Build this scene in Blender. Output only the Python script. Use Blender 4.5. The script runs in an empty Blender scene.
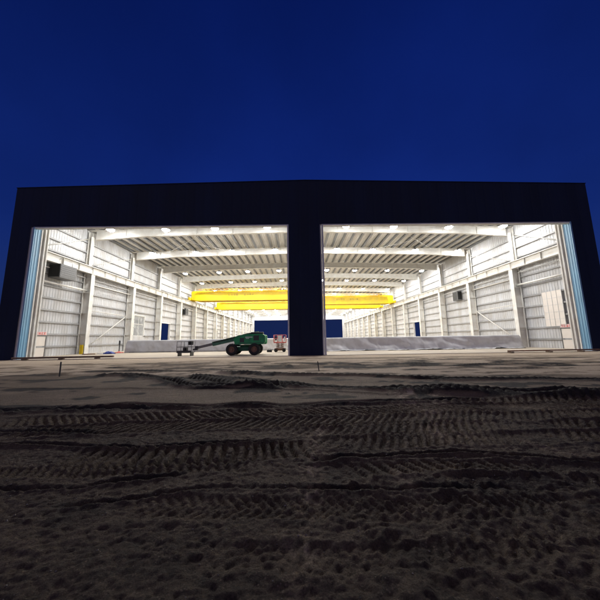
import bpy, math, random
import numpy as np
from mathutils import Matrix, Vector
random.seed(4); rng = np.random.RandomState(7)
S = bpy.context.scene
C = S.collection
PI = math.pi

# ------------------------------------------------------------------ helpers
class MB:
    """collects boxes, tubes and prisms; build() links them as one mesh object"""
    def __init__(s): s.v = []; s.f = []; s.sm = []
    def quad(s, pts, smooth=False):
        n = len(s.v); s.v += [tuple(p) for p in pts]; s.f.append(tuple(range(n, n+len(pts)))); s.sm.append(smooth); return s
    def box(s, x0, x1, y0, y1, z0, z1, M=None):
        n = len(s.v)
        P = [(x0,y0,z0),(x1,y0,z0),(x1,y1,z0),(x0,y1,z0),(x0,y0,z1),(x1,y0,z1),(x1,y1,z1),(x0,y1,z1)]
        if M is not None: P = [tuple(M @ Vector(p)) for p in P]
        s.v += P
        for f in ((0,3,2,1),(4,5,6,7),(0,1,5,4),(1,2,6,5),(2,3,7,6),(3,0,4,7)):
            s.f.append(tuple(n+i for i in f)); s.sm.append(False)
        return s
    def bbox(s, x0, x1, y0, y1, z0, z1, b=.02, M=None):
        """box with chamfered vertical and horizontal edges"""
        n = len(s.v); P = []
        xs, ys, zs = (x0, x1), (y0, y1), (z0, z1)
        idx = {}
        for i in (0,1):
            for j in (0,1):
                for k in (0,1):
                    sx, sy, sz = (1,-1)[i]*b, (1,-1)[j]*b, (1,-1)[k]*b
                    for a in range(3):
                        p = [xs[i]+sx, ys[j]+sy, zs[k]+sz]; p[a] = (xs[i], ys[j], zs[k])[a]
                        idx[(i,j,k,a)] = n+len(P); P.append(tuple(p))
        if M is not None: P = [tuple(M @ Vector(p)) for p in P]
        s.v += P
        F = []
        for a in range(3):
            o = [q for q in range(3) if q != a]
            for side in (0,1):
                ring = []
                for (u, w) in ((0,0),(1,0),(1,1),(0,1)):
                    c = [0,0,0]; c[a] = side; c[o[0]] = u; c[o[1]] = w
                    ring.append(idx[(c[0],c[1],c[2],a)])
                F.append(ring)
        for a in range(3):                       # edges along axis a
            o = [q for q in range(3) if q != a]
            for u in (0,1):
                for w in (0,1):
                    c0 = [0,0,0]; c0[o[0]] = u; c0[o[1]] = w; c1 = list(c0); c1[a] = 1
                    F.append([idx[(*c0,o[0])], idx[(*c1,o[0])], idx[(*c1,o[1])], idx[(*c0,o[1])]])
        for i in (0,1):
            for j in (0,1):
                for k in (0,1): F.append([idx[(i,j,k,0)], idx[(i,j,k,1)], idx[(i,j,k,2)]])
        for f in F: s.f.append(tuple(f)); s.sm.append(False)
        return s
    def tube(s, a, b, r, n=10, r2=None, cap=True):
        a, b = Vector(a), Vector(b); d = (b-a).normalized(); r2 = r if r2 is None else r2
        u = d.orthogonal().normalized(); w = d.cross(u); m = len(s.v)
        for p, rr in ((a, r), (b, r2)):
            for i in range(n):
                t = 2*PI*i/n; s.v.append(tuple(p + u*math.cos(t)*rr + w*math.sin(t)*rr))
        for i in range(n):
            j = (i+1) % n; s.f.append((m+i, m+j, m+n+j, m+n+i)); s.sm.append(True)
        if cap: s.f.append(tuple(range(m+n-1, m-1, -1))); s.f.append(tuple(range(m+n, m+2*n))); s.sm += [False]*2
        return s
    def path(s, pts, r, n=8):
        for a, b in zip(pts, pts[1:]): s.tube(a, b, r, n)
        return s
    def prism(s, poly, axis, c0, c1):
        """polygon (2-D, in the two remaining axes in order) extruded along axis"""
        n = len(s.v); k = len(poly)
        def put(p, c):
            if axis == 'x': return (c, p[0], p[1])
            if axis == 'y': return (p[0], c, p[1])
            return (p[0], p[1], c)
        s.v += [put(p, c0) for p in poly] + [put(p, c1) for p in poly]
        s.f.append(tuple(range(n+k-1, n-1, -1))); s.f.append(tuple(range(n+k, n+2*k))); s.sm += [False]*2
        for i in range(k):
            j = (i+1) % k; s.f.append((n+i, n+j, n+k+j, n+k+i)); s.sm.append(False)
        return s
    def lathe(s, prof, c, axis='y', n=24):
        """prof: list of (radius, offset along axis)"""
        m = len(s.v)
        for r, h in prof:
            for i in range(n):
                t = 2*PI*i/n; a, b = r*math.cos(t), r*math.sin(t)
                s.v.append((c[0]+a, c[1]+h, c[2]+b) if axis == 'y' else (c[0]+a, c[1]+b, c[2]+h))
        for q in range(len(prof)-1):
            for i in range(n):
                j = (i+1) % n; s.f.append((m+q*n+i, m+q*n+j, m+(q+1)*n+j, m+(q+1)*n+i)); s.sm.append(False)
        return s
    def build(s, name, mat, parent=None, fix=True):
        me = bpy.data.meshes.new(name); me.from_pydata(s.v, [], s.f)
        me.polygons.foreach_set('use_smooth', s.sm); me.materials.append(mat); me.update()
        if fix:
            import bmesh
            bm = bmesh.new(); bm.from_mesh(me); bmesh.ops.recalc_face_normals(bm, faces=bm.faces); bm.to_mesh(me); bm.free()
        o = bpy.data.objects.new(name, me); C.objects.link(o)
        if parent is not None: o.parent = parent
        return o

def tag(o, label=None, cat=None, group=None, kind=None):
    if label: o['label'] = label
    if cat: o['category'] = cat
    if group: o['group'] = group
    if kind: o['kind'] = kind
    return o
def thing(name, label, cat, loc=(0,0,0), rz=0, group=None):
    o = bpy.data.objects.new(name, None); C.objects.link(o); o.location = loc; o.rotation_euler = (0,0,rz)
    o.empty_display_size = .3
    return tag(o, label, cat, group)
def copy_tree(o, parent=None):
    c = o.copy(); C.objects.link(c); c.parent = parent
    for ch in list(o.children): copy_tree(ch, c)
    return c

def mat(name, col, rough=.6, metal=0, var=.12, scale=3., bump=0, bscale=30, grime=None, emit=None, streak=0, stretch=None):
    m = bpy.data.materials.new(name); m.use_nodes = True; nt = m.node_tree; N = nt.nodes; L = nt.links
    b = N['Principled BSDF']; b.inputs['Roughness'].default_value = rough; b.inputs['Metallic'].default_value = metal
    g = N.new('ShaderNodeNewGeometry'); mp = N.new('ShaderNodeMapping')
    L.new(g.outputs['Position'], mp.inputs['Vector'])
    if stretch: mp.inputs['Scale'].default_value = stretch
    nz = N.new('ShaderNodeTexNoise'); nz.inputs['Scale'].default_value = scale; nz.inputs['Detail'].default_value = 6
    L.new(mp.outputs[0], nz.inputs['Vector'])
    r = N.new('ShaderNodeValToRGB'); r.color_ramp.elements[0].position = .3; r.color_ramp.elements[1].position = .72
    lo = tuple(max(0, c*(1-var)) for c in col); hi = tuple(min(1, c*(1+var)) for c in col)
    if grime: lo = tuple(a*(1-.5)+b_*.5 for a, b_ in zip(col, grime))
    r.color_ramp.elements[0].color = (*lo, 1); r.color_ramp.elements[1].color = (*hi, 1)
    L.new(nz.outputs['Fac'], r.inputs[0]); L.new(r.outputs[0], b.inputs['Base Color'])
    rr = N.new('ShaderNodeMapRange'); rr.inputs['To Min'].default_value = max(.05, rough-.12); rr.inputs['To Max'].default_value = min(1, rough+.12)
    L.new(nz.outputs['Fac'], rr.inputs['Value']); L.new(rr.outputs[0], b.inputs['Roughness'])
    if bump:
        n2 = N.new('ShaderNodeTexNoise'); n2.inputs['Scale'].default_value = bscale; n2.inputs['Detail'].default_value = 5
        L.new(g.outputs['Position'], n2.inputs['Vector'])
        bp = N.new('ShaderNodeBump'); bp.inputs['Strength'].default_value = bump; bp.inputs['Distance'].default_value = .02
        L.new(n2.outputs['Fac'], bp.inputs['Height']); L.new(bp.outputs[0], b.inputs['Normal'])
    if emit:
        b.inputs['Emission Color'].default_value = (*emit[0], 1); b.inputs['Emission Strength'].default_value = emit[1]
    return m

M = dict(
 cladding = mat('white_cladding', (.57,.58,.60), .65, var=.08, scale=1.2, stretch=(1,1,.25), grime=(.42,.38,.33)),
 cream = mat('cream_steel_paint', (.70,.70,.67), .55, var=.06, scale=1.5, grime=(.55,.48,.40)),
 white = mat('white_paint', (.78,.77,.74), .45, var=.05, scale=2),
 deck = mat('white_roof_deck', (.74,.73,.70), .85, var=.06, scale=.8),
 galv = mat('galvanised_steel', (.21,.215,.22), .8, var=.2, scale=4),
 girt = mat('grey_girt', (.33,.33,.33), .55, var=.15, scale=2),
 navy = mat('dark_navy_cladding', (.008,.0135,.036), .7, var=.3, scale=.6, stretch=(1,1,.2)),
 blue = mat('sky_blue_cladding', (.17,.36,.52), .42, var=.10, scale=1.5, stretch=(1,1,.2), grime=(.2,.3,.38)),
 yellow = mat('yellow_crane_paint', (.66,.47,.004), .4, var=.12, scale=1),
 yellowd = mat('worn_yellow_paint', (.60,.34,.02), .5, var=.1, scale=3),
 orange = mat('orange_cable', (.75,.30,.02), .5),
 black = mat('black_rubber', (.012,.012,.012), .8, var=.3, scale=6),
 dark = mat('dark_steel', (.03,.032,.035), .5, var=.2, scale=5),
 grey = mat('mid_grey_metal', (.13,.13,.13), .5, var=.2, scale=6),
 green = mat('dark_green_paint', (.012,.26,.085), .35, var=.15, scale=3, grime=(.02,.08,.05)),
 boom = mat('grey_green_boom_paint', (.045,.14,.09), .4, var=.2, scale=3),
 rim = mat('dusty_rim', (.22,.12,.08), .7, var=.2, scale=8),
 red = mat('faded_red_paint', (.62,.13,.11), .5, var=.15, scale=5),
 redink = mat('red_lettering', (.70,.06,.05), .5, var=.05),
 brown = mat('rusty_steel', (.17,.085,.05), .75, var=.3, scale=7),
 wood = mat('weathered_timber', (.14,.095,.065), .85, var=.3, scale=5, stretch=(.3,4,4), bump=.4),
 bluecloth = mat('blue_plastic_sheet', (.05,.08,.30), .5, var=.2, scale=6),
 tarp = mat('grey_tarpaulin', (.40,.41,.44), .55, var=.1, scale=1.2, bump=.25, bscale=7, grime=(.3,.27,.24)),
 tarpw = mat('pale_tarpaulin', (.58,.58,.57), .5, var=.1, scale=1.5, bump=.25, bscale=7, grime=(.45,.41,.37)),
 panel = mat('cream_panel', (.72,.66,.60), .5, var=.05, scale=2),
 glass = mat('dull_window_pane', (.30,.31,.32), .25, var=.25, scale=1.2),
)
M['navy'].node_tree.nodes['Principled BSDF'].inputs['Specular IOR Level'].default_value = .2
def lamp_mat():
    m = bpy.data.materials.new('lit_led_lens'); m.use_nodes = True; N = m.node_tree.nodes
    e = N.new('ShaderNodeEmission'); e.inputs[0].default_value = (1,.99,.965,1); e.inputs[1].default_value = LAMP
    m.node_tree.links.new(e.outputs[0], N['Material Output'].inputs[0]); return m
LAMP = 345

# ------------------------------------------------------------------ dimensions
W, WI, Q, P_L, P_R, T = 27.6, 27.3, 25.48, 1.61, 1.53, 12.23
BAY, NF = 8.56, 15; LEN = BAY*NF
RE, RISE = 16.19, .58
def slope(x): return RISE*(1-abs(x)/W)
def deck_z(x): return 15.75 + slope(x)

hangar = thing('steel_hangar', 'huge dark steel hangar with two wide open brightly lit doorways under a low gable roof', 'hangar')

def corr(mb, axis, c, a0, a1, z0, z1, pitch, depth, holes=(), ztop=None, sgn=1, flat=.55):
    """trapezoid ribbed sheet. axis 'x': plane x=c running along y ; 'y': plane y=c running along x"""
    n = max(1, int(round((a1-a0)/pitch))); p = (a1-a0)/n
    pts = []
    for i in range(n):
        s = a0+i*p; pts += [(s,0),(s+flat*p,0),(s+(flat+.12)*p,depth),(s+.88*p,depth)]
    pts.append((a1,0))
    for (s0,d0),(s1,d1) in zip(pts, pts[1:]):
        m = (s0+s1)/2; iv = [(z0, z1 if ztop is None else None)]
        cuts = sorted([(h[2],h[3]) for h in holes if h[0] <= m <= h[1]])
        lo = z0; spans = []
        for b0, b1 in cuts:
            if b0 > lo: spans.append((lo,b0,False))
            lo = max(lo,b1)
        spans.append((lo, z1, True))
        for b0, b1, top in spans:
            t0 = ztop(s0) if (top and ztop) else b1; t1 = ztop(s1) if (top and ztop) else b1
            if min(t0,t1) <= b0: continue
            if axis == 'x': mb.quad([(c+sgn*d0,s0,b0),(c+sgn*d1,s1,b0),(c+sgn*d1,s1,t1),(c+sgn*d0,s0,t0)])
            else: mb.quad([(s0,c+sgn*d0,b0),(s1,c+sgn*d1,b0),(s1,c+sgn*d1,t1),(s0,c+sgn*d0,t0)])

# ---- front and rear walls
FT = lambda x: RE + slope(x)
op = [(-Q,-P_L,-1,T),(P_R,Q,-1,T)]
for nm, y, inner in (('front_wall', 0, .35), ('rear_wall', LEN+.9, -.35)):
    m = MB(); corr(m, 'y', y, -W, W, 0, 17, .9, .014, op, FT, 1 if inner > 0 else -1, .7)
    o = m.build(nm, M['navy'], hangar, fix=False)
    m = MB()
    for x0, x1, z0 in ((-W,-Q,0),(-P_L,P_R,0),(Q,W,0)):
        m.box(x0+.05, x1-.05, min(y+.06*(1 if inner>0 else -1), y+inner), max(y+.06*(1 if inner>0 else -1), y+inner), 0, T)
    n = 24
    for i in range(n):
        a, b = -W+.05+(2*W-.1)*i/n, -W+.05+(2*W-.1)*(i+1)/n
        ya, yb = sorted((y+.06*(1 if inner>0 else -1), y+inner))
        m.prism([(a,T+.01),(b,T+.01),(b,FT(b)-.25),(a,FT(a)-.25)], 'y', ya, yb)
    m.build('wall_lining', M['cladding'], o)
    m = MB()
    ya, yb = (y-.03, y+.45) if inner > 0 else (y-.45, y+.03)
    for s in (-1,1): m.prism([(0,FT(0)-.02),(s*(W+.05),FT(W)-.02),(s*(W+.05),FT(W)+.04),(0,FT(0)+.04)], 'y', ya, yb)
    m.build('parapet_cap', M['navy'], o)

# ---- side walls: ribbed inner lining with openings + outer skin
holesL = [(27.5,31.6,-1,4.86),(62.7,64.7,-1,4.5),(19.2,22.15,2.28,5.62)]
holesR = [(36.7,40.1,-1,4.9),(62.6,64.1,-1,4.7)]
for s, holes, nm in ((-1,holesL,'l'),(1,holesR,'r')):
    m = MB(); corr(m, 'x', s*WI, .4, LEN+.5, 0, 15.72, .33, .03, holes, None, -s, .6)
    wall = m.build('side_wall', M['cladding'], hangar, fix=False)
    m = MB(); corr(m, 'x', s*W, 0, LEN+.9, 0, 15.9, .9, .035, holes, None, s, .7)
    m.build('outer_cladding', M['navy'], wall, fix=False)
    for (y0,y1,z0,z1) in holes:                       # reveals
        m = MB()
        m.box(min(s*WI,s*W), max(s*WI,s*W), y0-.12, y0, max(0,z0), z1+.12)
        m.box(min(s*WI,s*W), max(s*WI,s*W), y1, y1+.12, max(0,z0), z1+.12)
        m.box(min(s*WI,s*W), max(s*WI,s*W), y0, y1, z1, z1+.12)
        a, b = sorted((s*(WI-.09), s*(WI-.02)))
        m.box(a, b, y0-.14, y0, max(0,z0), z1+.14); m.box(a, b, y1, y1+.14, max(0,z0), z1+.14); m.box(a, b, y0, y1, z1, z1+.14)
        m.build('opening_trim', M['white'], wall)
    # girts
    for k in range(11):
        z = .95 + k*1.28
        m = MB(); cuts = sorted([(h[0]-.15,h[1]+.15) for h in holes if h[2]-.1 < z < h[3]+.1]); lo = 1.6
        segs = []
        for a, b in cuts: segs.append((lo,a)); lo = b
        segs.append((lo, LEN-.2))
        for a, b in segs:
            x0, x1 = sorted((s*(WI-.20), s*(WI-.034)))
            m.box(x0, x1, a, b, z, z+.012); m.box(x0, x1, a, b, z+.16, z+.172)
            xa = s*(WI-.20); m.box(min(xa,xa+s*.012), max(xa,xa+s*.012), a, b, z+.013, z+.159)
        m.build('girt', M['girt'], hangar)

# window in the left wall, third bay
wy0, wy1, wz0, wz1 = 19.2, 22.15, 2.28, 5.62
win = MB()
for a, b, c, d in ((wy0,wy1,wz0,wz0+.08),(wy0,wy1,wz1-.08,wz1),(wy0,wy0+.08,wz0+.08,wz1-.08),(wy1-.08,wy1,wz0+.08,wz1-.08)):
    win.box(-WI-.12, -WI-.04, a, b, c, d)
ym = (wy0+wy1)/2
win.box(-WI-.115,-WI-.045, ym-.03, ym+.03, wz0+.08, wz1-.08); win.box(-WI-.11,-WI-.05, wy0+.08, wy1-.08, 4.2, 4.26)
wo = win.build('window', M['white'], hangar)
MB().box(-WI-.09,-WI-.07, wy0+.05, wy1-.05, wz0+.05, wz1-.05).build('pane', M['glass'], wo)
# framed pale panel in the right wall, first bay
m = MB(); m.box(WI-.26, WI-.21, 3.45, 5.7, 2.4, 6.25); pn = m.build('wall_panel', M['panel'], hangar)
m = MB()
for i in range(5): y = 3.45+i*2.25/4; m.box(WI-.28, WI-.262, y-.02, y+.02, 2.4, 6.25)
for i in range(6): z = 2.4+i*3.85/5; m.box(WI-.275, WI-.261, 3.45, 5.7, z-.015, z+.015)
m.build('panel_grid', M['cladding'], pn)
# personnel doors in the first bay of either side wall
for s, y0, y1 in ((-1,2.85,4.3),(1,2.75,4.2)):
    a, b = sorted((s*(WI-.19), s*(WI-.05)))
    m = MB(); m.box(a, b, y0+.08, y1-.08, .05, 2.1); d = m.build('personnel_door', M['panel'], hangar)
    m = MB(); a, b = sorted((s*(WI-.22), s*(WI-.05)))
    m.box(a, b, y0, y0+.08, .03, 2.2); m.box(a, b, y1-.08, y1, .03, 2.2); m.box(a, b, y0+.08, y1-.08, 2.1, 2.2)
    m.build('door_frame', M['grey'], d)
    m = MB(); m.tube((s*(WI-.21), y1-.25, 1.05), (s*(WI-.28), y1-.25, 1.05), .02); m.tube((s*(WI-.28), y1-.25, 1.05), (s*(WI-.28), y1-.38, 1.05), .015)
    m.build('handle', M['dark'], d)

# ---- door jambs: ribbed blue reveal then stepped cream posts
for s in (-1, 1):
    m = MB(); corr(m, 'x', s*(Q+.001), .0, .72, 0, T, .26, .03, (), None, -s, .6)
    xa, xb = sorted((s*(Q+.03), s*(Q+.5)))
    m.box(xa, xb, .39, .72, 0, T)
    xa, xb = sorted((s*(Q-.10), s*(Q+.03))); m.box(xa, xb, -.045, .0, 0, T)
    m.build('blue_jamb', M['blue'], hangar)
    for (y0, y1, xi) in ((.73,.82,Q-.06),(.90,1.02,Q+.06),(1.06,1.16,Q-.10),(1.30,1.42,Q+.05),(1.42,1.54,Q-.06)):
        xa, xb = sorted((s*xi, s*(Q+.45)))
        MB().bbox(xa, xb, y0, y1, 0, T+2.0, .01).build('door_post', M['cream'], hangar)
# pale trim strips on the pillar and along the heads of the doorways
m = MB(); m.box(-P_L-.14, -P_L, -.03, .36, 0, T-.12); m.build('pillar_trim', M['cladding'], hangar)
m = MB(); m.box(P_R, P_R+.14, -.03, .36, 0, T-.12); m.build('pillar_trim', M['cladding'], hangar)
for x0, x1 in ((-Q+.0,-P_L),(P_R,Q-.0)):
    m = MB(); m.box(x0, x1, -.035, .40, T-.11, T-.01); m.box(x0, x1, .55, .75, T+.1, T+.32)
    m.build('door_head', M['cladding'], hangar)
for x0, x1 in ((-Q,-P_L),(P_R,Q)):
    m = MB(); m.box(x0, x1, LEN+.5, LEN+.93, T-.12, T-.01); m.box(x0, x0+.14, LEN+.5, LEN+.93, 0, T-.12); m.box(x1-.14, x1, LEN+.5, LEN+.93, 0, T-.12)
    m.build('rear_door_trim', M['cladding'], hangar)

# ---- roof
m = MB(); n = 184
for s in (-1,1):
    xs = []
    for i in range(92):
        p = W/92; x = i*p; xs += [(x,0),(x+.55*p,0),(x+.65*p,.05),(x+.9*p,.05)]
    xs.append((W,0))
    for (a,da),(b,db) in zip(xs, xs[1:]):
        m.quad([(s*a,.1,deck_z(a)+da),(s*b,.1,deck_z(b)+db),(s*b,LEN+.8,deck_z(b)+db),(s*a,LEN+.8,deck_z(a)+da)])
roof = m.build('roof_deck', M['deck'], hangar, fix=False)
k = 0
for i in range(-22, 23):
    x = i*1.22
    z = deck_z(x)-.01
    m = MB(); m.box(x-.012, x+.012, .4, LEN+.4, z-.28, z-.02); m.box(x-.14, x+.14, .4, LEN+.4, z-.30, z-.281); m.box(x-.08, x+.08, .4, LEN+.4, z-.019, z-.003)
    m.build('purlin', M['galv'], hangar)

# ---- frames: columns and rafters
XF = 26.17
def col_mesh(s):
    m = MB()
    def b(x0, x1, y0, y1, z0, z1): a, c = sorted((s*x0, s*x1)); m.box(a, c, y0, y1, z0, z1)
    b(XF, XF+.035, -.28, .28, .04, 9.72); b(WI-.25, WI-.215, -.28, .28, .04, 9.72); b(XF+.036, WI-.251, -.015, .015, .04, 9.72)
    b(XF-.06, WI-.19, -.30, .30, 9.721, 9.76)
    b(XF+.50, XF+.53, -.24, .24, 9.761, 14.62); b(WI-.25, WI-.22, -.24, .24, 9.761, 15.2); b(XF+.531, WI-.251, -.012, .012, 9.761, 15.2)
    for z in (2.4, 4.9, 7.4): b(XF+.04, WI-.26, -.24, -.016, z, z+.015); b(XF+.04, WI-.26, .016, .24, z, z+.015)
    b(XF-.15, WI-.15, -.40, .40, .031, .038)
    return m
def centre_mesh():
    m = MB()
    for s in (-1,1): m.box(min(s*1.0,s*1.035), max(s*1.0,s*1.035), -.28, .28, .04, 9.72); m.box(min(s*.4,s*.43), max(s*.4,s*.43), -.24, .24, 9.761, 14.95)
    m.box(-.999, .999, -.015, .015, .04, 9.72); m.box(-1.3, 1.3, -.3, .3, 9.721, 9.76); m.box(-.399, .399, -.012, .012, 9.761, 14.95)
    return m
def rafter_mesh():
    m = MB(); n = 2
    for s in (-1, 1):
        xo = WI-.21; zt0, zto = deck_z(0)-.33, deck_z(xo)-.33
        zb0, zbo = zt0-.95, zto-.95
        # haunch near the column
        pts = [(s*0.001, zb0), (s*20, zb0+(zbo-zb0)*20/xo), (s*(xo-.8), zbo-.28), (s*(xo-.8), zto-.0), (s*0.001, zt0)]
        m.prism(pts, 'y', -.012, .012)
        for (xa,za,xb,zb) in ((0,zb0,20,zb0+(zbo-zb0)*20/xo),(20,zb0+(zbo-zb0)*20/xo,xo-.8,zbo-.28)):
            m.prism([(s*xa,za-.03),(s*xb,zb-.03),(s*xb,zb),(s*xa,za)], 'y', -.2, .2)
        m.prism([(0,zt0),(s*xo,zto),(s*xo,zto+.025),(0,zt0+.025)], 'y', -.2, .2)
        for x in (4.5, 9, 13.5, 18, 22.5):
            zb = zb0+(zbo-zb0)*x/xo+(.0 if x < 20 else -.10); m.box(s*x-.006, s*x+.006, -.09, -.013, zb+.01, deck_z(x)-.35); m.box(s*x-.006, s*x+.006, .013, .09, zb+.01, deck_z(x)-.35)
    return m
cL = cR = cC = rf = None
for n in range(1, NF+1):
    y = n*BAY
    if n == 1:
        cL = col_mesh(-1).build('column', M['cream'], hangar); cR = col_mesh(1).build('column', M['cream'], hangar)
        cC = centre_mesh().build('centre_column', M['cream'], hangar); rf = rafter_mesh().build('rafter', M['cream'], hangar)
        for o in (cL,cR,cC,rf): o.location.y = y
    else:
        for o in (cL,cR,cC,rf):
            c = o.copy(); C.objects.link(c); c.parent = hangar; c.location.y = y if n < NF else LEN-.1
# crane runway beams
for x in (-XF-.2, -1.05, 1.05, XF+.2):
    m = MB(); m.box(x-.21, x+.21, 1.6, LEN+.3, 9.765, 9.80); m.box(x-.24, x+.24, 1.6, LEN+.3, 10.62, 10.655)
    m.box(x-.012, x+.012, 1.6, LEN+.3, 9.801, 10.619); m.box(x-.04, x+.04, 1.6, LEN+.3, 10.656, 10.76)
    n = int(LEN/BAY*4)
    for i in range(1, n):
        y = i*BAY/4; m.box(x-.19, x+.19, y-.006, y+.006, 9.802, 10.618)
    m.build('crane_rail_beam', M['cream'], hangar)
# bracing and horizontal struts
for s in (-1, 1):
    for (a, b, r) in (((10.2,1.2),(16.6,5.2),.06),((16.6,5.25),(9.2,5.35),.05)):
        m = MB(); m.tube((s*26.9,a[0],a[1]), (s*26.9,b[0],b[1]), r); m.build('brace', M['cream'], hangar)
    m = MB(); m.tube((s*26.75,1.6,7.7), (s*26.75,BAY-.02,7.7), .11); m.build('strut', M['cream'], hangar)
    for n in (1, 4, 9):
        m = MB(); m.tube((s*26.75,n*BAY+.02,8.6), (s*26.75,(n+1)*BAY-.02,8.6), .07); m.build('strut', M['cream'], hangar)
    for (n0) in (0, 1, 7, 13):
        m = MB(); m.tube((s*27.0,n0*BAY+1.5*(n0==0)+.2,10.9), (s*27.0,(n0+1)*BAY-.2,14.3), .05); m.build('brace', M['cream'], hangar)
    # cable conduit along the wall
    m = MB(); m.tube((s*26.99, 1.7, 9.3), (s*26.99, LEN-1, 9.3), .05); m.build('conduit', M['white'], hangar)
# roof cross ties (rods in the roof plane, first and fourth bays)
for n0 in (1, 7):
    for s in (-1,1):
        m = MB(); m.tube((s*21, n0*BAY+.2, deck_z(21)-.5), (s*12, (n0+1)*BAY-.2, deck_z(12)-.5), .03); m.tube((s*12, n0*BAY+.2, deck_z(12)-.5), (s*21, (n0+1)*BAY-.2, deck_z(21)-.5), .03)
        m.build('roof_tie', M['cream'], hangar)

# ------------------------------------------------------------------ lamps
LM = lamp_mat()
ORD = ['first','second','third','fourth','fifth','sixth','seventh','eighth','ninth','tenth','eleventh','twelfth','thirteenth','fourteenth']
POS = ['outermost','second from side wall','third from side wall','nearest the middle']
XL = [-23.0,-16.4,-10.8,-4.3,5.3,10.9,17.6,24.4]
YL = [6.6,15.6,28.1,37.4,48.0] + [48.0+8.56*i for i in range(1,10)]
lamp0 = None
for r, y in enumerate(YL):
    for c, x in enumerate(XL):
        side = 'left' if c < 4 else 'right'; p = POS[c if c < 4 else 7-c]
        lab = f'lit ceiling lamp, {side} half, {ORD[r]} row from front, {p}'
        if lamp0 is None:
            t = thing('high_bay_lamp', lab, 'ceiling lamp', (0,0,0), 0, 'lit ceiling lamps in rows along the hall')
            m = MB(); m.lathe([(.02,.36),(.12,.36),(.17,.16),(.43,.10),(.46,.0),(.44,-.01),(.42,.02)], (0,0,0), 'z', 20); m.build('housing', M['grey'], t)
            m = MB(); m.lathe([(.0,-.20),(.2,-.175),(.35,-.09),(.42,.012)], (0,0,0), 'z', 16); m.build('lens', LM, t, fix=False)
            m = MB(); m.tube((0,0,.36), (0,0,.62), .02); m.build('hanger', M['galv'], t)
            lamp0 = t
        else:
            t = copy_tree(lamp0); t['label'] = lab
        t.location = (x + random.uniform(-.15,.15), y + random.uniform(-.1,.1), 14.62 + slope(x) - (.22 if r == 0 and abs(x) < 20 else 0) + random.uniform(-.04,.04))

# ------------------------------------------------------------------ overhead cranes
def crane(xa, xb, y, label):
    """twin box girders from xa to xb on rails at z 10.76, origin under the middle"""
    t = thing('overhead_crane', label, 'overhead crane', ((xa+xb)/2, y, 10.76), 0, 'yellow overhead travelling cranes')
    h = (xb-xa)/2
    for k, yy in enumerate((-1.15, 1.15)):
        m = MB()
        m.prism([(-h+.3,.30),(-h+1.4,.05),(h-1.4,.05),(h-.3,.30),(h-.3,2.15),(h-.7,2.35),(-h+.7,2.35),(-h+.3,2.15)][::1], 'y', yy-.30, yy+.30)
        for i in range(14):
            x = -h+1.9+i*(2*h-3.8)/13; m.box(x-.01, x+.01, yy-.315, yy-.301, .1, 2.3)
        m.box(-h+1.7, h-1.7, yy-.36, yy+.36, .02, .048); m.box(-h+1.7, h-1.7, yy-.36, yy-.302, 2.302, 2.35)
        g = m.build('girder', M['yellow'], t)
        m = MB(); m.box(-h+1.6, h-1.6, yy-.05, yy+.05, 2.352, 2.41); m.build('trolley_rail', M['yellowd'], g)
    for s in (-1, 1):
        m = MB(); m.bbox(s*h-.22, s*h+.22, -2.1, 2.1, .10, .75, .04)
        e = m.build('end_carriage', M['yellow'], t)
        for yy in (-1.75, 1.75):
            m = MB(); m.lathe([(0,-.07),(.2,-.07),(.2,-.05),(.24,-.05),(.24,.05),(0,.05)], (0,0,0), 'z', 20)
            w = m.build('wheel', M['dark'], e); w.rotation_euler = (0, PI/2, 0); w.location = (s*h, yy, .24)
    m = MB(); m.box(-h+1.6, h-1.8, -1.9, -1.5, 2.05, 2.09)
    for i in range(18):
        x = -h+1.7+i*(2*h-3.7)/17; m.tube((x,-1.88,2.09), (x,-1.88,2.75), .018, 6)
    m.tube((-h+1.7,-1.88,2.75), (h-2,-1.88,2.75), .02, 6); m.tube((-h+1.7,-1.88,2.45), (h-2,-1.88,2.45), .015, 6)
    m.build('walkway', M['yellowd'], t)
    m = MB(); n = 16; seg = (2*h-5)/n                                  # looped festoon cable
    for i in range(n):
        x0 = -h+2+i*seg; pts = [(x0+seg*u, -1.47, 2.72-.5*4*u*(1-u)) for u in (0,.15,.35,.5,.65,.85,1)]
        m.path(pts, .03, 6)
    m.tube((-h+2,-1.47,2.76), (h-3,-1.47,2.76), .03, 6)
    m.build('festoon_cable', M['orange'], t)
    # hoist trolley with hook
    tx = h-3.4
    m = MB(); m.bbox(tx-1.1, tx+1.1, -1.3, 1.3, 2.42, 2.62, .03); m.bbox(tx-.9, tx-.1, -.9, .9, 2.62, 3.0, .06); m.tube((tx+.4,-.9,2.86), (tx+.4,.9,2.86), .24, 16)
    tr = m.build('hoist_trolley', M['dark'], t)
    m = MB()
    for dx in (-.12,.12): m.tube((tx+.4+dx,0,.6), (tx+.4+dx,0,2.7), .012, 6)
    m.bbox(tx+.2, tx+.6, -.15, .15, .15, .6, .04)
    m.path([(tx+.4,0,.15),(tx+.4,0,.02),(tx+.5,0,-.08),(tx+.5,0,-.2),(tx+.4,0,-.28),(tx+.28,0,-.22)], .035)
    m.build('hook', M['grey'], tr)
    # dark painted characters on the front girder, too small to read
    m = MB()
    for gx in (-h*.28, h*.02):
        for i in range(4):
            cx = gx+i*.62
            for (a,b,c,d) in ((0,.42,.0,.05),(0,.42,.2,.25),(.05,.10,.0,.42),(.32,.37,.0,.42),(0.0,.42,.38,.43)):
                if random.random() < .8: m.box(cx+a, cx+b, -1.156-.312+.0, -1.15-.302+.0, 1.1+c, 1.1+d)
    m.build('lettering', M['brown'], t)
    return t
crane(-XF-.2, -1.05, 40.5, 'yellow overhead crane in the left half, the nearer and upper of the two there')
crane(-XF-.2, -1.05, 60.5, 'yellow overhead crane in the left half, seen behind and below the larger looking one')
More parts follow.
